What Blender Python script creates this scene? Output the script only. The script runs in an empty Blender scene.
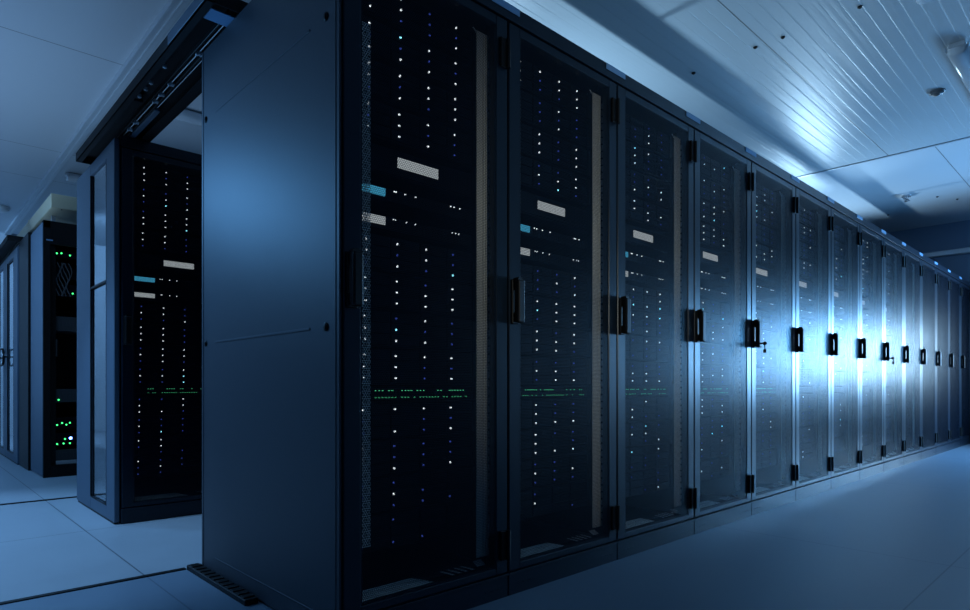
import bpy, bmesh, math, random
from mathutils import Vector, Matrix
R = random.Random(7)
C = bpy.context.scene.collection
sc = bpy.context.scene
# ------------------------------------------------------------------ camera
# world axes: X runs along the cabinet row, Y runs across it, Z up
FPX, XR, CX, HY = 622.7, 1142.1, 485.0, 386.7
CH = 0.75
cd = bpy.data.cameras.new('camera'); cam = bpy.data.objects.new('camera', cd); C.objects.link(cam)
a_ = XR - CX
yaw = math.atan2(a_, FPX)                       # forward direction = (cos, sin) in X,Y
cam.location = (0, 0, CH)
cam.rotation_euler = (math.pi/2, 0, yaw - math.pi/2)
cd.sensor_width = 36; cd.lens = FPX/970*36
cd.shift_y = (HY-305)/970
cd.clip_start = .05
sc.camera = cam
sc.view_settings.view_transform = 'Standard'; sc.view_settings.look = 'None'
sc.view_settings.gamma = 1; sc.view_settings.use_curve_mapping = False
sc.view_settings.exposure = 0.0
sc.cycles.use_denoising = True
sc.cycles.sample_clamp_indirect = 4
# ------------------------------------------------------------------ light
w = bpy.data.worlds.new('world'); sc.world = w; w.use_nodes = True
w.node_tree.nodes['Background'].inputs[0].default_value = (.05, .12, .25, 1)
w.node_tree.nodes['Background'].inputs[1].default_value = .2
BLUE = (.14, .46, 1.0); PALE = (.25, .59, 1.0); ICE = (.46, .74, 1.0); WARM = (.95, 1.0, .90)
def aim(o, target):
    o.rotation_euler = (Vector(target)-o.location).to_track_quat('-Z', 'Y').to_euler()
def area(name, loc, target, sx, sy, power, col, spread=180):
    d = bpy.data.lights.new(name, 'AREA'); d.shape = 'RECTANGLE'; d.size = sx; d.size_y = sy
    d.energy = power; d.color = col; d.spread = math.radians(spread)
    o = bpy.data.objects.new(name, d); C.objects.link(o); o.location = loc; aim(o, target); return o
def spot(name, loc, target, ang, power, col, r=.1, blend=.6):
    d = bpy.data.lights.new(name, 'SPOT'); d.spot_size = math.radians(ang); d.spot_blend = blend
    d.energy = power; d.color = col; d.shadow_soft_size = r
    o = bpy.data.objects.new(name, d); C.objects.link(o); o.location = loc; aim(o, target); return o
area('aisle_end_light', (10.95, -.15, 1.25), (5, .9, .9), 1.0, .8, 62, ICE, 120)
area('aisle_window_light', (9.3, -.95, 1.3), (6.5, 1.5, 1.0), 2.4, .9, 215, (.12, .46, 1.0), 125)
spot('ceiling_wash_light', (8.5, 2.95, 2.2), (6.3, 2.2, 3.1), 96, 115, ICE, .26, .9)
spot('ceiling_wash_light', (9.0, 3.6, 1.9), (8.7, 2.0, 3.1), 95, 140, ICE, .06, .9)
spot('ceiling_wash_light', (3.6, 3.6, 1.9), (3.9, 1.9, 3.1), 120, 130, ICE, .06, .9)
spot('end_panel_light', (.22, 3.35, 1.75), (.92, 2.45, 1.45), 110, 36, BLUE, .12, 1.0)
spot('door_front_light', (.9, -.8, 1.35), (2.2, 1.6, 1.25), 50, 66, WARM, .08, 1.0)
spot('cross_aisle_light', (-.4, 3.9, 3.0), (-.1, 3.9, 0), 68, 290, (.24, .54, 1), .1, .45)
spot('cross_aisle_light', (-.6, 6.2, 3.0), (-.4, 6.2, 0), 140, 120, BLUE, .2, .6)
spot('cross_aisle_light', (-.8, 9.4, 3.0), (-.7, 12, 1.0), 150, 330, (.25, .55, 1), .2, .6)
area('ceiling_bounce_light', (-1.0, 5.8, .3), (-.5, 5.9, 3.1), 1.6, 2.6, 32, (.36, .63, 1.0), 130)  # added fill near the floor, stands in for light bounced upward
# ------------------------------------------------------------------ materials
def new_mat(name):
    m = bpy.data.materials.new(name); m.use_nodes = True
    return m, m.node_tree, m.node_tree.nodes['Principled BSDF']
def mat(name, col, rough=.5, metal=0., noise=0., nscale=40, bump=0., bscale=600, spec=.5):
    m, t, p = new_mat(name)
    p.inputs['Base Color'].default_value = (*col, 1); p.inputs['Roughness'].default_value = rough
    p.inputs['Metallic'].default_value = metal; p.inputs['Specular IOR Level'].default_value = spec
    tc = t.nodes.new('ShaderNodeTexCoord')
    if noise:
        n = t.nodes.new('ShaderNodeTexNoise'); n.inputs['Scale'].default_value = nscale; n.inputs['Detail'].default_value = 4
        t.links.new(tc.outputs['Object'], n.inputs['Vector'])
        mx = t.nodes.new('ShaderNodeMix'); mx.data_type = 'RGBA'
        mx.inputs[6].default_value = (*[c*(1-noise) for c in col], 1); mx.inputs[7].default_value = (*[min(1, c*(1+noise)) for c in col], 1)
        t.links.new(n.outputs['Fac'], mx.inputs[0]); t.links.new(mx.outputs[2], p.inputs['Base Color'])
    if bump:
        n = t.nodes.new('ShaderNodeTexNoise'); n.inputs['Scale'].default_value = bscale; n.inputs['Detail'].default_value = 2
        t.links.new(tc.outputs['Object'], n.inputs['Vector'])
        b = t.nodes.new('ShaderNodeBump'); b.inputs['Strength'].default_value = bump; b.inputs['Distance'].default_value = .001
        t.links.new(n.outputs['Fac'], b.inputs['Height']); t.links.new(b.outputs[0], p.inputs['Normal'])
    return m
def emit(name, col, s):
    m = bpy.data.materials.new(name); m.use_nodes = True; t = m.node_tree; t.nodes.clear()
    e = t.nodes.new('ShaderNodeEmission'); e.inputs[0].default_value = (*col, 1); e.inputs[1].default_value = s
    o = t.nodes.new('ShaderNodeOutputMaterial'); t.links.new(e.outputs[0], o.inputs[0])
    m.cycles.emission_sampling = 'NONE'; return m
def math_node(t, op, a, b=None, clamp=False):
    n = t.nodes.new('ShaderNodeMath'); n.operation = op; n.use_clamp = clamp
    for i, v in enumerate((a, b)):
        if v is None: continue
        if isinstance(v, (int, float)): n.inputs[i].default_value = v
        else: t.links.new(v, n.inputs[i])
    return n.outputs[0]
def perforated(name, col, rough, pitch, rad, metal=.0, ax='X'):
    m, t, p = new_mat(name)
    p.inputs['Base Color'].default_value = (*col, 1); p.inputs['Roughness'].default_value = rough; p.inputs['Metallic'].default_value = metal; p.inputs['Specular IOR Level'].default_value = .25
    tc = t.nodes.new('ShaderNodeTexCoord'); s = t.nodes.new('ShaderNodeSeparateXYZ'); t.links.new(tc.outputs['Object'], s.inputs[0])
    x = s.outputs['X' if ax != 'Y' else 'Y']; z = s.outputs['Z' if ax != 'XY' else 'Y']
    ph = pitch*math.sqrt(3); ds = []
    for off in (0., .5):
        u = math_node(t, 'MULTIPLY', math_node(t, 'SUBTRACT', math_node(t, 'FRACT', math_node(t, 'ADD', math_node(t, 'DIVIDE', x, pitch), 100+off)), .5), pitch)
        v = math_node(t, 'MULTIPLY', math_node(t, 'SUBTRACT', math_node(t, 'FRACT', math_node(t, 'ADD', math_node(t, 'DIVIDE', z, ph), 100+off)), .5), ph)
        ds.append(math_node(t, 'SQRT', math_node(t, 'ADD', math_node(t, 'MULTIPLY', u, u), math_node(t, 'MULTIPLY', v, v))))
    hole = math_node(t, 'LESS_THAN', math_node(t, 'MINIMUM', ds[0], ds[1]), rad)
    tr = t.nodes.new('ShaderNodeBsdfTransparent'); mx = t.nodes.new('ShaderNodeMixShader')
    t.links.new(hole, mx.inputs[0]); t.links.new(p.outputs[0], mx.inputs[1]); t.links.new(tr.outputs[0], mx.inputs[2])
    t.links.new(mx.outputs[0], t.nodes['Material Output'].inputs[0]); return m
M = {}
M['paint'] = mat('dark_powder_coat', (.006, .014, .026), .31, spec=.35, bump=.2, bscale=900)
M['endpaint'] = mat('end_panel_powder_coat', (.055, .065, .08), .5, noise=.05, nscale=60, bump=.5, bscale=500)
M['inner'] = mat('black_interior_steel', (.006, .007, .009), .7, spec=.3)
M['black'] = mat('black_plastic', (.004, .0045, .005), .5, spec=.3)
M['bezel'] = mat('server_bezel', (.002, .003, .007), .65, spec=.12)
M['mesh'] = perforated('perforated_door_steel', (.003, .009, .020), .33, .0064, .00255, .0)
M['rail'] = mat('galvanised_rail', (.8, .8, .74), .5, .0, noise=.15, nscale=80)
M['railperf'] = perforated('perforated_cable_strip', (.62, .64, .62), .5, .009, .0030, .0)
M['grille'] = perforated('perforated_floor_tray', (.75, .76, .72), .5, .007, .0018, .0, 'XY')
M['white'] = mat('white_card', (.8, .82, .82), .6, noise=.08, nscale=200)
M['bluecard'] = mat('blue_card', (.10, .42, .62), .6, noise=.08, nscale=200)
M['plate'] = mat('pale_blue_plate', (.20, .38, .60), .5)
M['chrome'] = mat('zinc_plated_steel', (.6, .62, .65), .3, 1)
M['leafpaint'] = mat('blue_grey_aluminium', (.08, .12, .17), .5, noise=.04)
M['beige'] = mat('beige_sheet_metal', (.78, .70, .48), .55, noise=.05)
M['wall'] = mat('wall_panel_paint', (.5, .54, .58), .6, noise=.04, nscale=3)
M['bluewall'] = mat('blue_wall_paint', (.20, .28, .38), .6, noise=.06, nscale=3)
M['greyplastic'] = mat('grey_plastic', (.16, .18, .2), .5)
M['trim'] = mat('aluminium_trim', (.62, .66, .7), .35, .3)
M['lw'] = emit('led_white', (.85, .95, 1.0), 1.3)
M['lb'] = emit('led_blue', (.05, .09, .5), .6)
M['lc'] = emit('led_cyan', (.25, .8, .95), 2.2)
M['lg'] = emit('led_green', (.10, .75, .35), .7)
M['lgb'] = emit('led_bright_green', (.05, .9, .2), 3.0)
M['lbb'] = emit('led_bright_blue', (.10, .2, 1.0), 14)
M['labelw'] = emit('glowing_white_tag', (.55, .62, .66), .62)  # both tags are plain labels; their brightness is a glow in the colour
M['labelb'] = emit('glowing_blue_tag', (.06, .38, .62), .75)
def glass(name, ior, rough):
    m, t, p = new_mat(name); p.inputs['Base Color'].default_value = (.75, .87, .95, 1)
    p.inputs['Transmission Weight'].default_value = 1; p.inputs['IOR'].default_value = ior; p.inputs['Roughness'].default_value = rough
    return m
M['glass'] = glass('door_glass', 1.7, .02)
m_, t_, p_ = new_mat('lamp_diffuser'); p_.inputs['Base Color'].default_value = (.8, .85, .9, 1); p_.inputs['Transmission Weight'].default_value = .25; p_.inputs['Roughness'].default_value = .15
M['diff'] = m_
# ceiling
def lines(t, coord, positions, half):
    acc = None
    for p in positions:
        d = math_node(t, 'ABSOLUTE', math_node(t, 'SUBTRACT', coord, p))
        l = math_node(t, 'LESS_THAN', d, half)
        acc = l if acc is None else math_node(t, 'MAXIMUM', acc, l)
    return acc
def ceiling_mat(name, ribs, col, rough, vl, ul, urange=None):
    m, t, p = new_mat(name)
    tc = t.nodes.new('ShaderNodeTexCoord'); s = t.nodes.new('ShaderNodeSeparateXYZ'); t.links.new(tc.outputs['Object'], s.inputs[0])
    acc = lines(t, s.outputs['Y'], vl, .004) if vl else None
    if ul:
        b = lines(t, s.outputs['X'], ul, .010); acc = b if acc is None else math_node(t, 'MAXIMUM', acc, b)
    mx = t.nodes.new('ShaderNodeMix'); mx.data_type = 'RGBA'
    mx.inputs[6].default_value = (*col, 1); mx.inputs[7].default_value = (*[c*.3 for c in col], 1)
    if acc is not None: t.links.new(acc, mx.inputs[0])
    else: mx.inputs[0].default_value = 0
    t.links.new(mx.outputs[2], p.inputs['Base Color']); p.inputs['Roughness'].default_value = rough
    if ribs:
        # shallow longitudinal ribs of the sandwich panels
        f = math_node(t, 'FRACT', math_node(t, 'ADD', math_node(t, 'DIVIDE', s.outputs['Y'], ribs), 50))
        tri = math_node(t, 'ABSOLUTE', math_node(t, 'SUBTRACT', f, .5))
        gr = math_node(t, 'MULTIPLY', math_node(t, 'SUBTRACT', tri, .44, ), 16, True)
        nz = t.nodes.new('ShaderNodeTexNoise'); nz.inputs['Scale'].default_value = 1.0; nz.inputs['Detail'].default_value = 3
        mp = t.nodes.new('ShaderNodeMapping'); mp.inputs['Scale'].default_value = (.25, 26, 1); t.links.new(tc.outputs['Object'], mp.inputs[0]); t.links.new(mp.outputs[0], nz.inputs['Vector'])
        h = math_node(t, 'ADD', math_node(t, 'MULTIPLY', gr, -1.0), math_node(t, 'MULTIPLY', nz.outputs['Fac'], 2.0))
        b = t.nodes.new('ShaderNodeBump'); b.inputs['Strength'].default_value = .35; b.inputs['Distance'].default_value = .004
        t.links.new(h, b.inputs['Height']); t.links.new(b.outputs[0], p.inputs['Normal'])
    return m
M['ceil_rib'] = ceiling_mat('ribbed_ceiling_panel', .085, (.48, .53, .56), .36, [1.774], [])
M['ceil_flat'] = ceiling_mat('flat_ceiling_panel', None, (.56, .6, .64), .45, [5.15, 7.5, 8.6, 2.9, 1.4], [])
# floor
m_, t_, p_ = new_mat('vinyl_floor_tile')
tc = t_.nodes.new('ShaderNodeTexCoord'); s_ = t_.nodes.new('ShaderNodeSeparateXYZ'); t_.links.new(tc.outputs['Object'], s_.inputs[0])
nz = t_.nodes.new('ShaderNodeTexNoise'); nz.inputs['Scale'].default_value = 2.2; nz.inputs['Detail'].default_value = 8; nz.inputs['Roughness'].default_value = .7
t_.links.new(tc.outputs['Object'], nz.inputs['Vector'])
mx = t_.nodes.new('ShaderNodeMix'); mx.data_type = 'RGBA'; mx.inputs[6].default_value = (.30, .33, .36, 1); mx.inputs[7].default_value = (.42, .46, .50, 1)
t_.links.new(nz.outputs['Fac'], mx.inputs[0])
seam = math_node(t_, 'MAXIMUM', lines(t_, s_.outputs['Y'], [-.3, .55, 3.78], .003), lines(t_, s_.outputs['X'], [-1.8, -.6, .72, 3.2, 5.6, 8.], .003))
m2 = t_.nodes.new('ShaderNodeMix'); m2.data_type = 'RGBA'; t_.links.new(seam, m2.inputs[0]); t_.links.new(mx.outputs[2], m2.inputs[6]); m2.inputs[7].default_value = (.12, .14, .16, 1)
t_.links.new(m2.outputs[2], p_.inputs['Base Color'])
p_.inputs['Roughness'].default_value = .42
r2 = t_.nodes.new('ShaderNodeMapRange'); r2.inputs[3].default_value = .32; r2.inputs[4].default_value = .55; t_.links.new(nz.outputs['Fac'], r2.inputs[0]); t_.links.new(r2.outputs[0], p_.inputs['Roughness'])
M['floor'] = m_
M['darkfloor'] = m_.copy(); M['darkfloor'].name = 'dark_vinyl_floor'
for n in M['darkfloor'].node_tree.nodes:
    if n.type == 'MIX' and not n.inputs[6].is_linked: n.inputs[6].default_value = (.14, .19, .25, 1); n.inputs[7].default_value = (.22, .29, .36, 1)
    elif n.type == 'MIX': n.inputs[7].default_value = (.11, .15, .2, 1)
# ------------------------------------------------------------------ mesh helpers
def box(bm, x0, x1, y0, y1, z0, z1, bev=0., seg=1):
    r = bmesh.ops.create_cube(bm, size=1, matrix=Matrix.Translation(((x0+x1)/2, (y0+y1)/2, (z0+z1)/2)) @ Matrix.Diagonal((abs(x1-x0), abs(y1-y0), abs(z1-z0), 1)))
    if bev:
        es = list({e for v in r['verts'] for e in v.link_edges})
        bmesh.ops.bevel(bm, geom=es, offset=bev, segments=seg, profile=.5, affect='EDGES')
def cyl(bm, p0, p1, r0, r1=None, n=12):
    p0, p1 = Vector(p0), Vector(p1); d = p1-p0; r1 = r0 if r1 is None else r1
    q = d.to_track_quat('Z', 'Y').to_matrix().to_4x4()
    bmesh.ops.create_cone(bm, cap_ends=True, segments=n, radius1=r0, radius2=r1, depth=d.length, matrix=Matrix.Translation((p0+p1)/2) @ q)
def ball(bm, c, r, sx=1, sy=1, sz=1, n=10):
    bmesh.ops.create_uvsphere(bm, u_segments=n, v_segments=max(4, n//2), radius=r, matrix=Matrix.Translation(c) @ Matrix.Diagonal((sx, sy, sz, 1)))
def tube(bm, pts, r, n=6):
    pts = [Vector(p) for p in pts]; rings = []
    for i, p in enumerate(pts):
        d = (pts[min(i+1, len(pts)-1)]-pts[max(i-1, 0)]).normalized()
        a = d.cross(Vector((0, 0, 1)));
        if a.length < .1: a = d.cross(Vector((0, 1, 0)))
        a.normalize(); b = d.cross(a)
        rings.append([bm.verts.new(p+r*(math.cos(k*2*math.pi/n)*a+math.sin(k*2*math.pi/n)*b)) for k in range(n)])
    for q, s in zip(rings, rings[1:]):
        for k in range(n): bm.faces.new((q[k], q[(k+1) % n], s[(k+1) % n], s[k]))
    bm.faces.new(rings[0][::-1]); bm.faces.new(rings[-1])
def mesh(name, fn, m, smooth=False):
    bm = bmesh.new(); fn(bm); bmesh.ops.recalc_face_normals(bm, faces=bm.faces)
    me = bpy.data.meshes.new(name); bm.to_mesh(me); bm.free()
    for mm in (m if isinstance(m, (list, tuple)) else [m]): me.materials.append(M[mm])
    if smooth:
        for p in me.polygons: p.use_smooth = True
    return me
def put(name, me, parent=None, loc=(0, 0, 0), rot=None):
    o = bpy.data.objects.new(name, me); C.objects.link(o); o.location = loc
    if rot: o.rotation_euler = rot
    if parent: o.parent = parent
    return o
def obj(name, fn, m, parent=None, loc=(0, 0, 0), smooth=False):
    return put(name, mesh(name, fn, m, smooth), parent, loc)
def tag(o, label, cat, group=None):
    o['label'] = label; o['category'] = cat
    if group: o['group'] = group
    return o
def thing(name, label, cat, loc=(0, 0, 0), group=None):
    o = bpy.data.objects.new(name, None); C.objects.link(o); o.location = loc; o.empty_display_size = .1
    return tag(o, label, cat, group)
def struct(name, fn, m, loc=(0, 0, 0)):
    o = obj(name, fn, m, None, loc); o['kind'] = 'structure'; return o
def copy_tree(o, parent=None):
    c = o.copy(); C.objects.link(c); c.parent = parent
    for ch in list(o.children): copy_tree(ch, c)
    return c
# ------------------------------------------------------------------ the room
UE, VE, UB, VB, HC = 11.05, 12.0, -3.2, -1.0, 3.1
YT = 2.70; YT2 = 4.975
struct('floor', lambda b: box(b, UB, UE, VB, VE, -.1, 0), 'floor')
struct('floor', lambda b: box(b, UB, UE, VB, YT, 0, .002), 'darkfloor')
struct('ceiling', lambda b: box(b, UB, UE, VB, VE, HC+.012, HC+.1), 'ceil_flat')
struct('ceiling_panels', lambda b: box(b, 1.75, 7.33, VB, 4.9, HC, HC+.012), 'ceil_rib').name = 'trim_3'
struct('wall_end', lambda b: box(b, UE, UE+.1, VB, VE, 0, HC+.1), 'bluewall')
struct('wall_back', lambda b: box(b, UB, UE, VE, VE+.1, 0, HC+.1), 'wall')
struct('wall_left', lambda b: box(b, UB-.1, UB, VB, VE, 0, HC+.1), 'bluewall')
struct('wall_front', lambda b: box(b, UB, UE, VB-.1, VB, 0, HC+.1), 'bluewall')
def rail_fn(b):
    box(b, 1.215, 1.30, VB, VE, HC-.012, HC+.012, .002); box(b, 1.215, 1.228, VB, VE, HC-.028, HC-.012)
    box(b, 1.262, 1.270, VB, VE, HC-.020, HC-.012)
struct('trim_1', rail_fn, 'trim')
struct('trim_2', lambda b: box(b, 7.33, 7.37, VB, 4.9, HC-.008, HC+.012, .003), 'trim')
struct('trim_4', lambda b: box(b, UE-.06, UE, VB, VE, 2.64, 2.72, .012), 'trim')
struct('trim_5', lambda b: box(b, UB, .865, YT-.012, YT+.014, 0, .006), 'black')
struct('trim_6', lambda b: box(b, UB, 1.8, YT2-.014, YT2+.012, 0, .006), 'black')
# ------------------------------------------------------------------ server cabinets
W, D, H = .671, 1.105, 2.12
V0 = 1.557; U0 = .920
WB = W-.004
def frame_fn(b):
    for x in (0.002, WB-.04):
        box(b, x, x+.038, .034, .072, .085, 2.06); box(b, x, x+.038, D-.04, D-.003, .085, 2.06)
    box(b, .002, WB, .036, D-.002, 2.058, H-.002, .002)
    box(b, .002, WB, .034, D-.002, .085, .094)
    box(b, .04, WB-.04, D-.02, D-.006, .094, 2.058)
ME = {}
ME['frame'] = mesh('frame', frame_fn, 'paint')
ME['inner_wall'] = mesh('inner_wall', lambda b: box(b, 0, .003, .072, D-.04, .094, 2.058), 'inner')
def plinth_fn(b):
    box(b, .001, WB+.002, .0, D, .0, .083, .003); box(b, .001, WB+.002, -.006, .01, .078, .084, .001)
    for k in range(3): box(b, .05+k*.03, .07+k*.03, -.0015, .0, .035, .04)
    for k in range(3): box(b, WB-.11+k*.03, WB-.09+k*.03, -.0015, .0, .035, .04)
ME['plinth'] = mesh('plinth', plinth_fn, 'paint')
SL, SR = .056, .056
def door_fn(b):
    x0, x1, z0, z1 = .004, WB-.001, .088, 2.055
    box(b, x0, x0+SL, 0, .03, z0, z1, .0025); box(b, x1-SR, x1, 0, .03, z0, z1, .0025)
    box(b, x0+SL-.001, x1-SR+.001, .0005, .03, z1-.032, z1, .002); box(b, x0+SL-.001, x1-SR+.001, .0005, .03, z0, z0+.024, .002)
    box(b, x0+SL-.001, x0+SL+.006, .003, .03, z0+.02, z1-.03); box(b, x1-SR-.006, x1-SR+.001, .003, .03, z0+.02, z1-.03)
ME['door'] = mesh('door', door_fn, 'paint')
def meshpanel_fn(b):
    x0, x1, z0, z1 = .004+SL-.001, WB-.001-SR+.001, .110, 2.025
    vs = [b.verts.new((x, .0025, z)) for x, z in ((x0, z0), (x1, z0), (x1, z1), (x0, z1))]; b.faces.new(vs)
ME['mesh_panel'] = mesh('mesh_panel', meshpanel_fn, 'mesh')
def handle_fn(b):
    box(b, .010, .046, -.010, .0, .975, 1.135, .004, 2)        # escutcheon
    box(b, .012, .046, -.040, -.016, .978, 1.132, .006, 2)       # grip
    box(b, .014, .044, -.034, -.004, 1.095, 1.128, .004); box(b, .014, .044, -.034, -.004, .982, 1.015, .004)
    cyl(b, (.027, -.008, 1.128), (.027, -.034, 1.128), .014)
ME['handle'] = mesh('handle', handle_fn, 'black')
def hinge_fn(b):
    box(b, -.02, .02, -.012, .0, -.052, .052, .003); cyl(b, (.014, -.014, -.052), (.014, -.014, .052), .008)
ME['hinge'] = mesh('hinge', hinge_fn, 'black')
ME['name_plate'] = mesh('name_plate', lambda b: box(b, -.085, .055, -.004, .0, 0, .025, .001), 'plate')
ME['strip'] = mesh('cable_strip', lambda b: (box(b, .560, .588, .046, .050, .15, 2.0), box(b, .591, .601, .046, .050, .15, 2.0), box(b, .604, .616, .046, .050, .15, 2.0),
                                             [box(b, .620, .640, .046, .052, .15+k*.03, .15+k*.03+.022) for k in range(61)]), 'rail')
ME['lstrip'] = mesh('perforated_strip', lambda b: box(b, .064, .140, .0725, .0732, .26, 1.86), 'railperf')
def tray_fn(b): box(b, .06, .61, .034, .080, .094, .108)
ME['tray'] = mesh('floor_tray', tray_fn, 'inner')
def grille_fn(b):
    vs = [b.verts.new(v) for v in ((.066, .034, .112), (.36, .034, .112), (.30, .078, .128), (.066, .078, .128))]; b.faces.new(vs)
ME['grille'] = mesh('tray_grille', grille_fn, 'grille')
def glints_fn(b):  # white bars painted in as light reflections on the cabinet floor
    for k in range(4):
        x = .41+k*.030
        vs = [b.verts.new(v) for v in ((x+.032, .038, .115), (x+.045, .038, .115), (x+.010, .072, .127), (x, .072, .127))]; b.faces.new(vs)
    vs = [b.verts.new(v) for v in ((.56, .045, .120), (.60, .045, .120), (.60, .070, .134), (.56, .070, .134))]; b.faces.new(vs)
ME['glints'] = mesh('painted_glints', glints_fn, 'white')
ME['cable'] = mesh('ground_cable', lambda b: tube(b, [(.55+.03*math.sin(t*.55)+.006*t, .055, 2.01-.0095*t-.02*math.sin(t*.35)) for t in range(0, 11)], .0022), 'white')
def key_fn(b):
    cyl(b, (.027, -.010, 1.000), (.027, -.060, 1.000), .006, n=10); ball(b, (.027, -.064, 1.0), .012, .5, 1, 1)
    cyl(b, (.027, -.064, .99), (.027, -.066, .962), .003, n=8); box(b, .024, .030, -.074, -.056, .945, .966, .002)
ME['key'] = mesh('key', key_fn, 'black')
ORD = ['first', 'second', 'third', 'fourth', 'fifth', 'sixth', 'seventh', 'eighth', 'ninth', 'tenth', 'eleventh', 'twelfth', 'thirteenth', 'fourteenth', 'fifteenth']
def cabinet(x, y, label, plate=True, group='cabinets of the long row', gear=True):
    t = thing('server_cabinet', label, 'cabinet', (x, y, 0), group)
    put('frame', ME['frame'], t); put('plinth', ME['plinth'], t)
    put('inner_wall', ME['inner_wall'], t, (.003, 0, 0)); put('inner_wall', ME['inner_wall'], t, (WB-.005, 0, 0))
    d = put('door', ME['door'], t)
    put('mesh_panel', ME['mesh_panel'], d); put('handle', ME['handle'], d)
    put('hinge', ME['hinge'], d, (WB-.024, 0, 1.93)); put('hinge', ME['hinge'], d, (WB-.024, 0, .19))
    if gear:
        put('cable_strip', ME['strip'], t); put('perforated_strip', ME['lstrip'], t)
        tr = put('floor_tray', ME['tray'], t); put('tray_grille', ME['grille'], tr); put('painted_glints', ME['glints'], tr)
        put('ground_cable', ME['cable'], t)['label'] = 'white curled ground cable'
    return t
# --- rack gear
GX0, GX1, GY = .094, .576, .083
def unit_fn(h, kind):
    def f(b):
        box(b, 0, GX1-GX0, .006, .62, 0, h, .001)
        if kind == 'store':
            for r in range(3):
                for c in range(4):
                    x = .012+c*.1165; z = .006+r*.0352
                    box(b, x, x+.111, -.002, .006, z, z+.032, .0015)
                    box(b, x+.045, x+.098, -.004, -.002, z+.012, z+.020)
        elif kind == 'plain':
            box(b, .012, .47, .0, .006, .004, h-.004, .002)
            for k in range(24): box(b, .20+k*.011, .207+k*.011, -.001, .0, .012, h-.014)
        else:
            box(b, .012, .47, .0, .006, .002, h-.002, .001)
            for k in range(24): box(b, .13+k*.0138, .14+k*.0138, -.001, .0, h*.2, h*.8)
    return f
ME['store'] = mesh('chassis', unit_fn(.1125, 'store'), 'bezel')
ME['ctrl'] = mesh('chassis', unit_fn(.088, 'plain'), 'bezel')
ME['switch'] = mesh('chassis', unit_fn(.044, 'sw'), 'bezel')
ME['ear'] = mesh('mounting_ear', lambda b: (box(b, -.004, .010, -.006, .0, .004, .1085, .001), box(b, 0, .006, -.008, -.006, .03, .08, .001)), 'inner')
ME['tagw'] = mesh('white_tag', lambda b: box(b, 0, .166, -.006, -.002, 0, .033, .001), 'labelw')
ME['tagb'] = mesh('blue_tag', lambda b: box(b, 0, .108, -.007, -.001, 0, .024, .001), 'labelb')
ME['tags'] = mesh('white_tag', lambda b: box(b, 0, .108, -.007, -.001, 0, .025, .001), 'labelw')
def dot(m, r): return mesh('indicator_light', lambda b: cyl(b, (0, 0, 0), (0, -.003, 0), r, n=8), m)
ME['dw'] = dot('lw', .0033); ME['db'] = dot('lb', .0032); ME['dc'] = dot('lc', .0033); ME['dw_s'] = dot('lw', .0021)
ME['dg'] = mesh('indicator_light', lambda b: box(b, -.0025, .0025, -.003, 0, -.0014, .0014), 'lg')
BASES = [(1.530, .1243, 'upper'), (.757, .119, 'middle'), (.237, .1167, 'lower')]
def storage(x, y, z, label, group, bright, cols=(0, 1, 2, 3)):
    t = thing('storage_server', label, 'server', (x, y, z), group)
    put('chassis', ME['store'], t); put('mounting_ear', ME['ear'], t, (-.006, 0, 0)); put('mounting_ear', ME['ear'], t, (GX1-GX0-.002, 0, 0))
    lean = .0185*(z-.25)                                        # the light columns drift with the staggered trays
    for c in cols:
        for r in range(3):
            q = R.random(); cx = .012+c*.1165+.006+lean; cz = .020+r*.0355
            if q < bright: k = 'dw' if R.random() < .92 else 'dc'
            elif q < bright+.5: k = 'db'
            else: continue
            put('indicator_light', ME[k], t, (min(cx, GX1-GX0-.012), -.0028, cz))
    return t
def fill(cx_, cy_, place, full=True, bright=.62):
    x, y = cx_+GX0, cy_+GY
    names = ['topmost', 'second from top', 'third from top', 'lowest']
    for base, step, st in BASES:
        for j in range(4):
            b = bright if st == 'upper' else bright*.95 if st == 'middle' else bright*(.75 if j > 1 else .35)
            storage(x, y, base+step*j, f'drive server {names[3-j]} of the {st} stack, {place}', 'drive servers behind the mesh doors', b)
    t = thing('controller_unit', f'white-tagged unit below the upper stack of the {place}', 'server', (x, y, 1.420), 'tagged controller units')
    put('chassis', ME['ctrl'], t); put('white_tag', ME['tagw'], t, (.152, 0, .030))['label'] = 'white tag'
    for z, tg, word in ((1.335, 'tagb', 'blue'), (1.245, 'tags', 'white')):
        t = thing('network_switch', f'slim switch with {word} tag in the {place}', 'switch', (x, y, z), 'tagged network switches')
        put('chassis', ME['switch'], t); put(f'{word}_tag', ME[tg], t, (-.004, 0, .013))['label'] = f'{word} tag'
        for dx in (.136, .145, .184, .224, .379, .395, .414):
            put('indicator_light', ME['dw_s'], t, (dx+R.uniform(-.004, .004), -.001, .036))
    t = thing('network_switch', f'slim switch with green light rows in the {place}', 'switch', (x, y, .706), 'green lit network switches')
    put('chassis', ME['switch'], t)
    if full:
        for r in range(2):
            px_ = .07
            while px_ < .45:
                if R.random() < .62: put('indicator_light', ME['dg'], t, (px_, -.001, .010+r*.022))
                px_ += .0125
N = 15
cabs = []
for i in range(N):
    near = 'nearest the corner' if i == 0 else f'{ORD[i]} from the near corner'
    extra = ' with key in handle' if i in (4, 8) else ''
    t = cabinet(U0+W*i, V0, f'mesh-door cabinet{extra}, {near} in the long row', gear=i < 10)
    if i in (4, 8): put('key', ME['key'], [c for c in t.children if c.name.startswith('door')][0])
    cabs.append(t)
    if i < 9: fill(U0+W*i, V0, 'long row cabinet nearest the corner' if i == 0 else f'{ORD[i]} cabinet of long row', full=i < 5, bright=(.6, .52, .45, .42, .38, .34, .3, .3, .3)[i])
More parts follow.
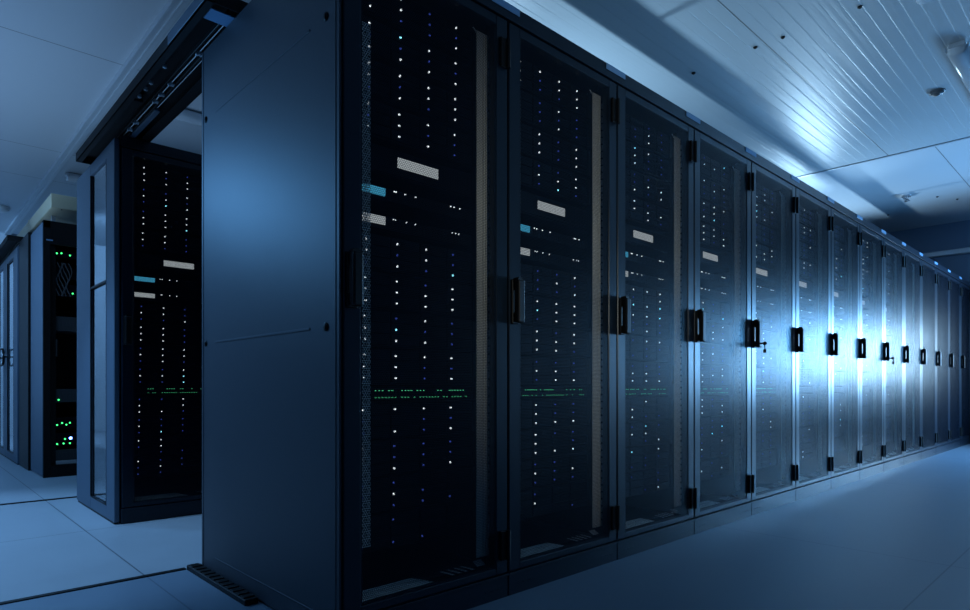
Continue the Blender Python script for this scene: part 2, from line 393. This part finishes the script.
def strip(x, y, n, label):
    t = thing('header_strip', label, 'trim strip', (x, y, 2.06))
    obj('strip_body', lambda b: (box(b, .002, n*W-.002, -.001, .034, .002, .06, .002), box(b, .002, n*W-.002, -.006, -.001, -.001, .004, .001)), 'paint', t)
    return t
hs = strip(U0, V0, N, 'dark strip running along the tops of the long cabinet row')
for i in range(N): put('name_plate', ME['name_plate'], hs, (W*(i+1)-(.06 if i == N-1 else 0), -.001, .032))['label'] = 'pale blue blank name plate'
strip(.893, 3.82, 1, 'dark strip along the top of the cabinet across the aisle')
# end panel of the first cabinet
def endpanel_fn(b):
    box(b, -.006, .002, .006, D-.006, .012, 2.118, .003)
    # pressed lines
    for z in (1.83, .925): box(b, -.0085, -.006, .178, .945, z-.004, z+.004, .0012)
    box(b, -.0085, -.006, .14, .95, .073, .079, .0012)
    for y in (.028, D-.028): box(b, -.0078, -.006, y-.002, y+.002, .02, 2.11)
def lock_fn(b): cyl(b, (-.009, 0, 0), (-.005, 0, 0), .013, n=20); box(b, -.011, -.009, -.002, .002, -.009, .009)
def end_panel(t):
    p = obj('end_panel', endpanel_fn, 'endpaint', t)
    for z in (1.83, .925):
        for y in (.082, 1.048): obj('panel_lock', lock_fn, 'black', p, (0, y, z), True)
end_panel(cabs[0])
def mat_fn(b):
    box(b, .865, .912, 2.10, 2.686, .0, .022, .003)
    for k in range(12): box(b, .868, .909, 2.12+k*.046, 2.15+k*.046, .022, .026, .001)
tag(obj('floor_duct', mat_fn, 'black'), 'black ribbed cable strip on the floor along the near cabinet end', 'duct')
# --- second row behind the cross aisle
t2 = cabinet(.893, 3.82, 'black mesh-door cabinet across the aisle behind the glass door leaf', plate=False, group='cabinets of the second row')
for c in list(t2.children):
    if c.name.startswith('perforated'): bpy.data.objects.remove(c)
fill(.885, 3.82, 'cabinet across the aisle', bright=.6)
# --- sliding glass door leaf beside it
def leaf(label, v0, v1, s0, s1, u=.862, z1=2.10, group='glass sliding doors', midrail=True):
    t = thing('sliding_door', label, 'door', (u, v0, 0), group); L = v1-v0
    def f(b):
        box(b, 0, .026, 0, s0, .012, z1, .003); box(b, 0, .026, L-s1, L, .012, z1, .003)
        box(b, .0005, .0255, s0-.002, L-s1+.002, .012, .085, .003); box(b, .0005, .0255, s0-.002, L-s1+.002, 2.03, z1, .003)
    obj('door_frame', f, 'leafpaint', t)
    obj('glass_pane', lambda b: box(b, .010, .016, s0-.002, L-s1+.002, .08, 2.035), 'glass', t)
    obj('gasket', lambda b: (box(b, -.001, .006, s0-.004, s0+.004, .085, 2.03), box(b, -.001, .006, L-s1-.004, L-s1+.004, .085, 2.03), box(b, -.001, .006, s0, L-s1, .082, .088)), 'black', t)
    if midrail: obj('cross_bar', lambda b: box(b, -.001, .022, s0-.002, L-s1+.002, 1.340, 1.352), 'black', t)
    obj('bottom_guide', lambda b: box(b, .004, .022, .02, L-.02, 0, .012), 'black', t)
    return t
leaf('blue grey glass sliding door leaf parked against the second row cabinet', 3.83, 4.785, .175, .39)
# --- door header beam
def header(label, u0, u1, v0, v1, z, group):
    t = thing('door_header', label, 'door header', (u0, v0, z), group); L = v1-v0; Wd = u1-u0
    obj('channel', lambda b: (box(b, 0, Wd, 0, L, .046, .050), box(b, 0, .004, 0, L, .0, .0501), box(b, Wd-.004, Wd, 0, L, .0, .05),
                              box(b, 0, Wd, 0, .004, 0, .05), box(b, 0, Wd, L-.004, L, 0, .05), box(b, .0, .03, 0, L, .0, .003), box(b, Wd-.05, Wd, 0, L, 0, .003)), 'inner', t)
    for x in (.10, .135): obj('track', lambda b: box(b, x-.004, x+.004, .05, L-.05, .010, .03, .001), 'black', t)
    obj('belt', lambda b: (cyl(b, (.118, .1, .018), (.118, L-.1, .018), .0022, n=6), cyl(b, (.150, .1, .018), (.150, L-.1, .018), .0018, n=6)), 'trim', t)
    return t
hd = header('black door header beam bridging the two rows above the aisle', .80, 1.04, 2.28, 4.47, 2.122, 'door header beams')
obj('end_bracket', lambda b: box(b, .035, .125, .05, .13, .004, .008, .001), 'plate', hd)['label'] = 'blue grey bracket plate'
obj('side_plate', lambda b: box(b, -.003, -.0005, .0, .42, .004, .049, .001), 'leafpaint', hd)['label'] = 'blue grey cover plate on the outer side'
for v in (.42, .78, .92, 1.02, 1.35, 1.47): obj('roller', lambda b: (cyl(b, (.112, v, .016), (.130, v, .016), .011, n=14), box(b, .105, .118, v-.006, v+.006, .004, .03, .002)), 'trim', hd, smooth=False)
for v in (.62, .82, .90, 1.0): obj('bolt', lambda b: (cyl(b, (.045, v, .004), (.045, v, .018), .009, n=6), cyl(b, (.045, v, .001), (.045, v, .006), .004, n=8)), 'trim', hd)
obj('motor', lambda b: (box(b, .03, .075, 1.06, 1.42, .008, .042, .004), cyl(b, (.05, 1.00, .03), (.05, 1.07, .03), .014)), 'black', hd)
obj('carriage_rail', lambda b: box(b, .140, .165, 1.10, 1.62, .003, .016, .002), 'leafpaint', hd)['label'] = 'blue grey carriage rail'
# --- third row: open fronted cabinet with mixed network gear
t3 = thing('network_cabinet', 'tall black open-front network cabinet at the far left, full of patch panels', 'cabinet', (.884, 6.20, 0))
def f3(b):
    box(b, 0, .05, 0, .05, .0, 2.12, .002); box(b, .60, .65, 0, .05, 0, 2.12, .002); box(b, 0, .65, 0, .6, 2.06, 2.12, .002)
    box(b, .05, .60, .0, .03, 1.93, 2.06); box(b, .05, .6, 0, .05, 0, .10); box(b, .05, .6, .56, .59, .1, 2.06); box(b, .05, .09, .03, .05, .1, 1.93)
    box(b, .645, .65, .05, .6, 0, 2.06)
obj('frame', f3, 'black', t3)
obj('side_panel', lambda b: (box(b, -.006, .0, .0, .607, .01, 2.10, .002), box(b, -.008, -.006, .05, .55, .90, .906)), 'leafpaint', t3)
obj('name_plate', lambda b: box(b, .02, .065, -.004, 0, 1.955, 1.965), 'plate', t3)
obj('handle', lambda b: box(b, .085, .100, -.02, .0, 1.0, 1.14, .004), 'black', t3)
def gear3(name, label, cat, z, h, leds, m='bezel', ports=True):
    t = thing(name, label, cat, (.975, 6.245, z), 'equipment in the network cabinet')
    def f(b):
        box(b, 0, .46, 0, .35, 0, h, .001)
        if ports:
            for k in range(16): box(b, .02+k*.027, .042+k*.027, -.003, 0, h*.25, h*.75)
    obj('chassis', f, m, t)
    for dx, dz, k in leds: put('indicator_light', ME[k], t, (dx, -.003, dz))
    return t
M['cable'] = mat('grey_cable', (.06, .07, .08), .5); M['grey'] = mat('grey_switch_steel', (.045, .05, .055), .45)
ME['dG'] = dot('lgb', .0065); ME['dB'] = dot('lbb', .012)
gear3('network_switch', 'slim switch with green lights at the top of the network cabinet', 'switch', 1.84, .045, [(-.012+.02, .025, 'dG'), (.10, .02, 'dG'), (.04, .03, 'dG')])
pp = gear3('patch_panel', 'dark patch panel second from the top in the network cabinet', 'patch panel', 1.66, .09, [])
gear3('patch_panel', 'dark patch panel above the cable tray in the network cabinet', 'patch panel', 1.52, .09, [(.12, .02, 'dG')])
gear3('network_switch', 'pale grey stacked switch near the middle of the network cabinet', 'switch', 1.22, .12, [], 'grey')
gear3('network_switch', 'grey switch in the lower half of the network cabinet', 'switch', .62, .11, [(.02, .02, 'dG')], 'grey')
gear3('network_switch', 'dark switch with five green lights low in the network cabinet', 'switch', .40, .09, [(.01, .03, 'dG'), (.045, .045, 'dG'), (.075, .03, 'dG'), (.10, .045, 'dG')])
gear3('storage_server', 'server with one bright blue light low in the network cabinet', 'server', .26, .10, [(.01, .01, 'dG'), (.055, .012, 'dG'), (.10, .012, 'dG'), (.105, .055, 'dB'), (.065, .05, 'dG')])
gear3('power_unit', 'grey power unit at the bottom of the network cabinet', 'power unit', .13, .09, [], 'grey')
for k in range(7):
    x0 = .985+.014*k
    obj('network_cable', lambda b: tube(b, [(x0-.975+.02*math.sin(j*.9+k), -.010, .13-j*.035) for j in range(9)], .004), 'cable', pp)
# door post and closed glass doors beyond it
tag(obj('door_post', lambda b: (box(b, .862, .90, 6.83, 7.38, 0, 2.13, .003),), 'black'), 'black door post between network cabinet and glass doors at far left', 'post')
lf = leaf('far left glass sliding door leaf next to the black post', 7.40, 8.29, .27, .15, .85, group='closed glass sliding doors', midrail=False)
leaf('far left glass sliding door leaf at the edge of the photo', 8.30, 9.19, .15, .27, .85, group='closed glass sliding doors', midrail=False)
def loop(b):
    pts = []
    for k in range(33):
        a = k*2*math.pi/32; c, s = math.cos(a), math.sin(a)
        pts.append((-.035, .90+.20*math.copysign(abs(c)**.5, c), 1.06+.085*math.copysign(abs(s)**.5, s)))
    tube(b, pts, .011, 8)
obj('door_handle', lambda b: (loop(b), cyl(b, (-.035, .72, 1.06), (.0, .72, 1.06), .008), cyl(b, (-.035, 1.08, 1.06), (-.001, 1.08, 1.06), .008)), 'black', lf)
header('black door header beam above the far left glass doors', .77, 1.0, 7.36, 9.3, 2.132, 'door header beams')
# beige trunk above the third row
tr = thing('air_duct', 'beige rectangular air duct running above the far left network cabinet', 'duct', (.965, 6.39, 0))
obj('duct_body', lambda b: (box(b, 0, .40, 0, 2.6, 2.28, 2.40, .004), box(b, -.004, .404, 1.2, 1.23, 2.276, 2.404)), 'beige', tr)
obj('support_bracket', lambda b: (box(b, .05, .08, .30, .33, 2.12, 2.28), box(b, .32, .35, .30, .33, 2.12, 2.28)), 'trim', tr)
for x in (.08, .22, .34): obj('screw', lambda b: cyl(b, (x, .03, 2.281), (x, .03, 2.275), .006, n=8), 'black', tr)
# ------------------------------------------------------------------ ceiling fixtures
def lamp_tube(x0, x1, y, label, zc=HC, group='tube lights on the ceiling'):
    t = thing('tube_light', label, 'ceiling light', (x0, y, zc), group); L = x1-x0
    obj('housing', lambda b: (box(b, .0, L, -.05, .05, -.03, 0, .006, 2)), 'trim', t)
    def dff(b):
        n = 10; r0 = []
        for xx, s in ((.012, .8), (.03, 1), (L-.03, 1), (L-.012, .8)):
            r0.append([b.verts.new((xx, -.062*s*math.cos(k*math.pi/n), -.03-.055*s*math.sin(k*math.pi/n)**.7)) for k in range(n+1)])
        for q, s in zip(r0, r0[1:]):
            for k in range(n): b.faces.new((q[k], q[k+1], s[k+1], s[k]))
        b.faces.new(r0[0]); b.faces.new(r0[-1][::-1])
    obj('diffuser', dff, 'diff', t, smooth=True)
    for yy in (-.022, .022): obj('fluorescent_tube', lambda b: cyl(b, (.04, yy, -.055), (L-.04, yy, -.055), .012, n=10), 'white', t, smooth=True)
    obj('clip', lambda b: (box(b, .015, .03, -.066, -.056, -.045, -.015, .002), box(b, .015, .03, .056, .066, -.045, -.015, .002)), 'chrome', t)
lamp_tube(3.0, 4.46, .87, 'clear tube light on the ceiling at the top edge of the photo')
lamp_tube(5.25, 6.7, .87, 'clear tube light on the ceiling at the right edge of the photo')
lamp_tube(1.36, 2.6, 5.62, 'tube light seen through the gap above the second row')
lamp_tube(1.36, 2.6, 8.15, 'tube light on the ceiling above the beige duct')
def det(b):
    cyl(b, (0, 0, 0), (0, 0, -.012), .055, n=28); cyl(b, (0, 0, -.012), (0, 0, -.03), .045, .035, n=28); cyl(b, (0, 0, -.03), (0, 0, -.036), .02, n=20)
tag(obj('smoke_detector', det, 'greyplastic', None, (6.02, 1.12, HC), True), 'round smoke detector on the ribbed ceiling above the main aisle', 'smoke detector')
def spr(b):
    cyl(b, (0, 0, .012), (0, 0, -.01), .05, n=20); cyl(b, (0, 0, -.01), (0, 0, -.06), .012, n=10); box(b, -.09, .09, -.02, .02, -.045, -.03, .003); cyl(b, (0, 0, -.06), (0, 0, -.064), .028, n=12)
tag(obj('sprinkler', spr, 'chrome', None, (9.05, 2.0, HC), False), 'small metal sprinkler head on the far pale ceiling', 'sprinkler')
def dome(b): cyl(b, (0, 0, .012), (0, 0, -.02), .11, n=24); ball(b, (0, 0, -.02), .095, 1, 1, .5, 20)
tag(obj('dome_light', dome, 'white', None, (1.0, 10.3, HC), True), 'round white dome light on the ceiling at far left', 'ceiling light')
for (x, y, l) in [(4.32, 1.84, 'dark ceiling screw close to the bright patch, left of the panel joint'), (4.33, 1.66, 'dark ceiling screw just right of the panel joint'),
                  (4.33, 1.2, 'dark ceiling screw at the top edge of the photo near the tube light'), (4.34, 2.31, 'dark ceiling screw closest to the cabinet tops'),
                  (9.9, 2.4, 'faint screw in the far pale ceiling closest to the cabinets'), (9.4, 1.75, 'faint screw in the far pale ceiling, middle one'), (9.7, 1.6, 'faint screw in the far pale ceiling nearest the right edge')]:
    z = HC if x < 7.3 else HC+.012
    tag(obj('ceiling_screw', lambda b: (cyl(b, (0, 0, 0), (0, 0, -.006), .014, n=12), cyl(b, (0, 0, -.006), (0, 0, -.012), .007, n=8)), 'black', None, (x, y, z)),
        l, 'screw', 'ceiling screws')
# unseen ladder added above the cabinet tops to cast the ceiling's shadow band
lad = thing('shadow_ladder', 'unseen ladder added on the long row tops to shade the ceiling', 'shadow caster', (1.5, 2.48, 2.80))
obj('side_rail', lambda b: box(b, 0, 9.3, 0, .015, 0, .09), 'trim', lad)
obj('side_rail', lambda b: box(b, 0, 9.3, .135, .15, 0, .09), 'trim', lad)
obj('tray_floor', lambda b: box(b, 0, 9.3, .015, .135, 0, .01), 'trim', lad)
for k in range(7): obj('post', lambda b: box(b, .7+k*1.35, .72+k*1.35, .06, .08, -.68, .0), 'trim', lad)
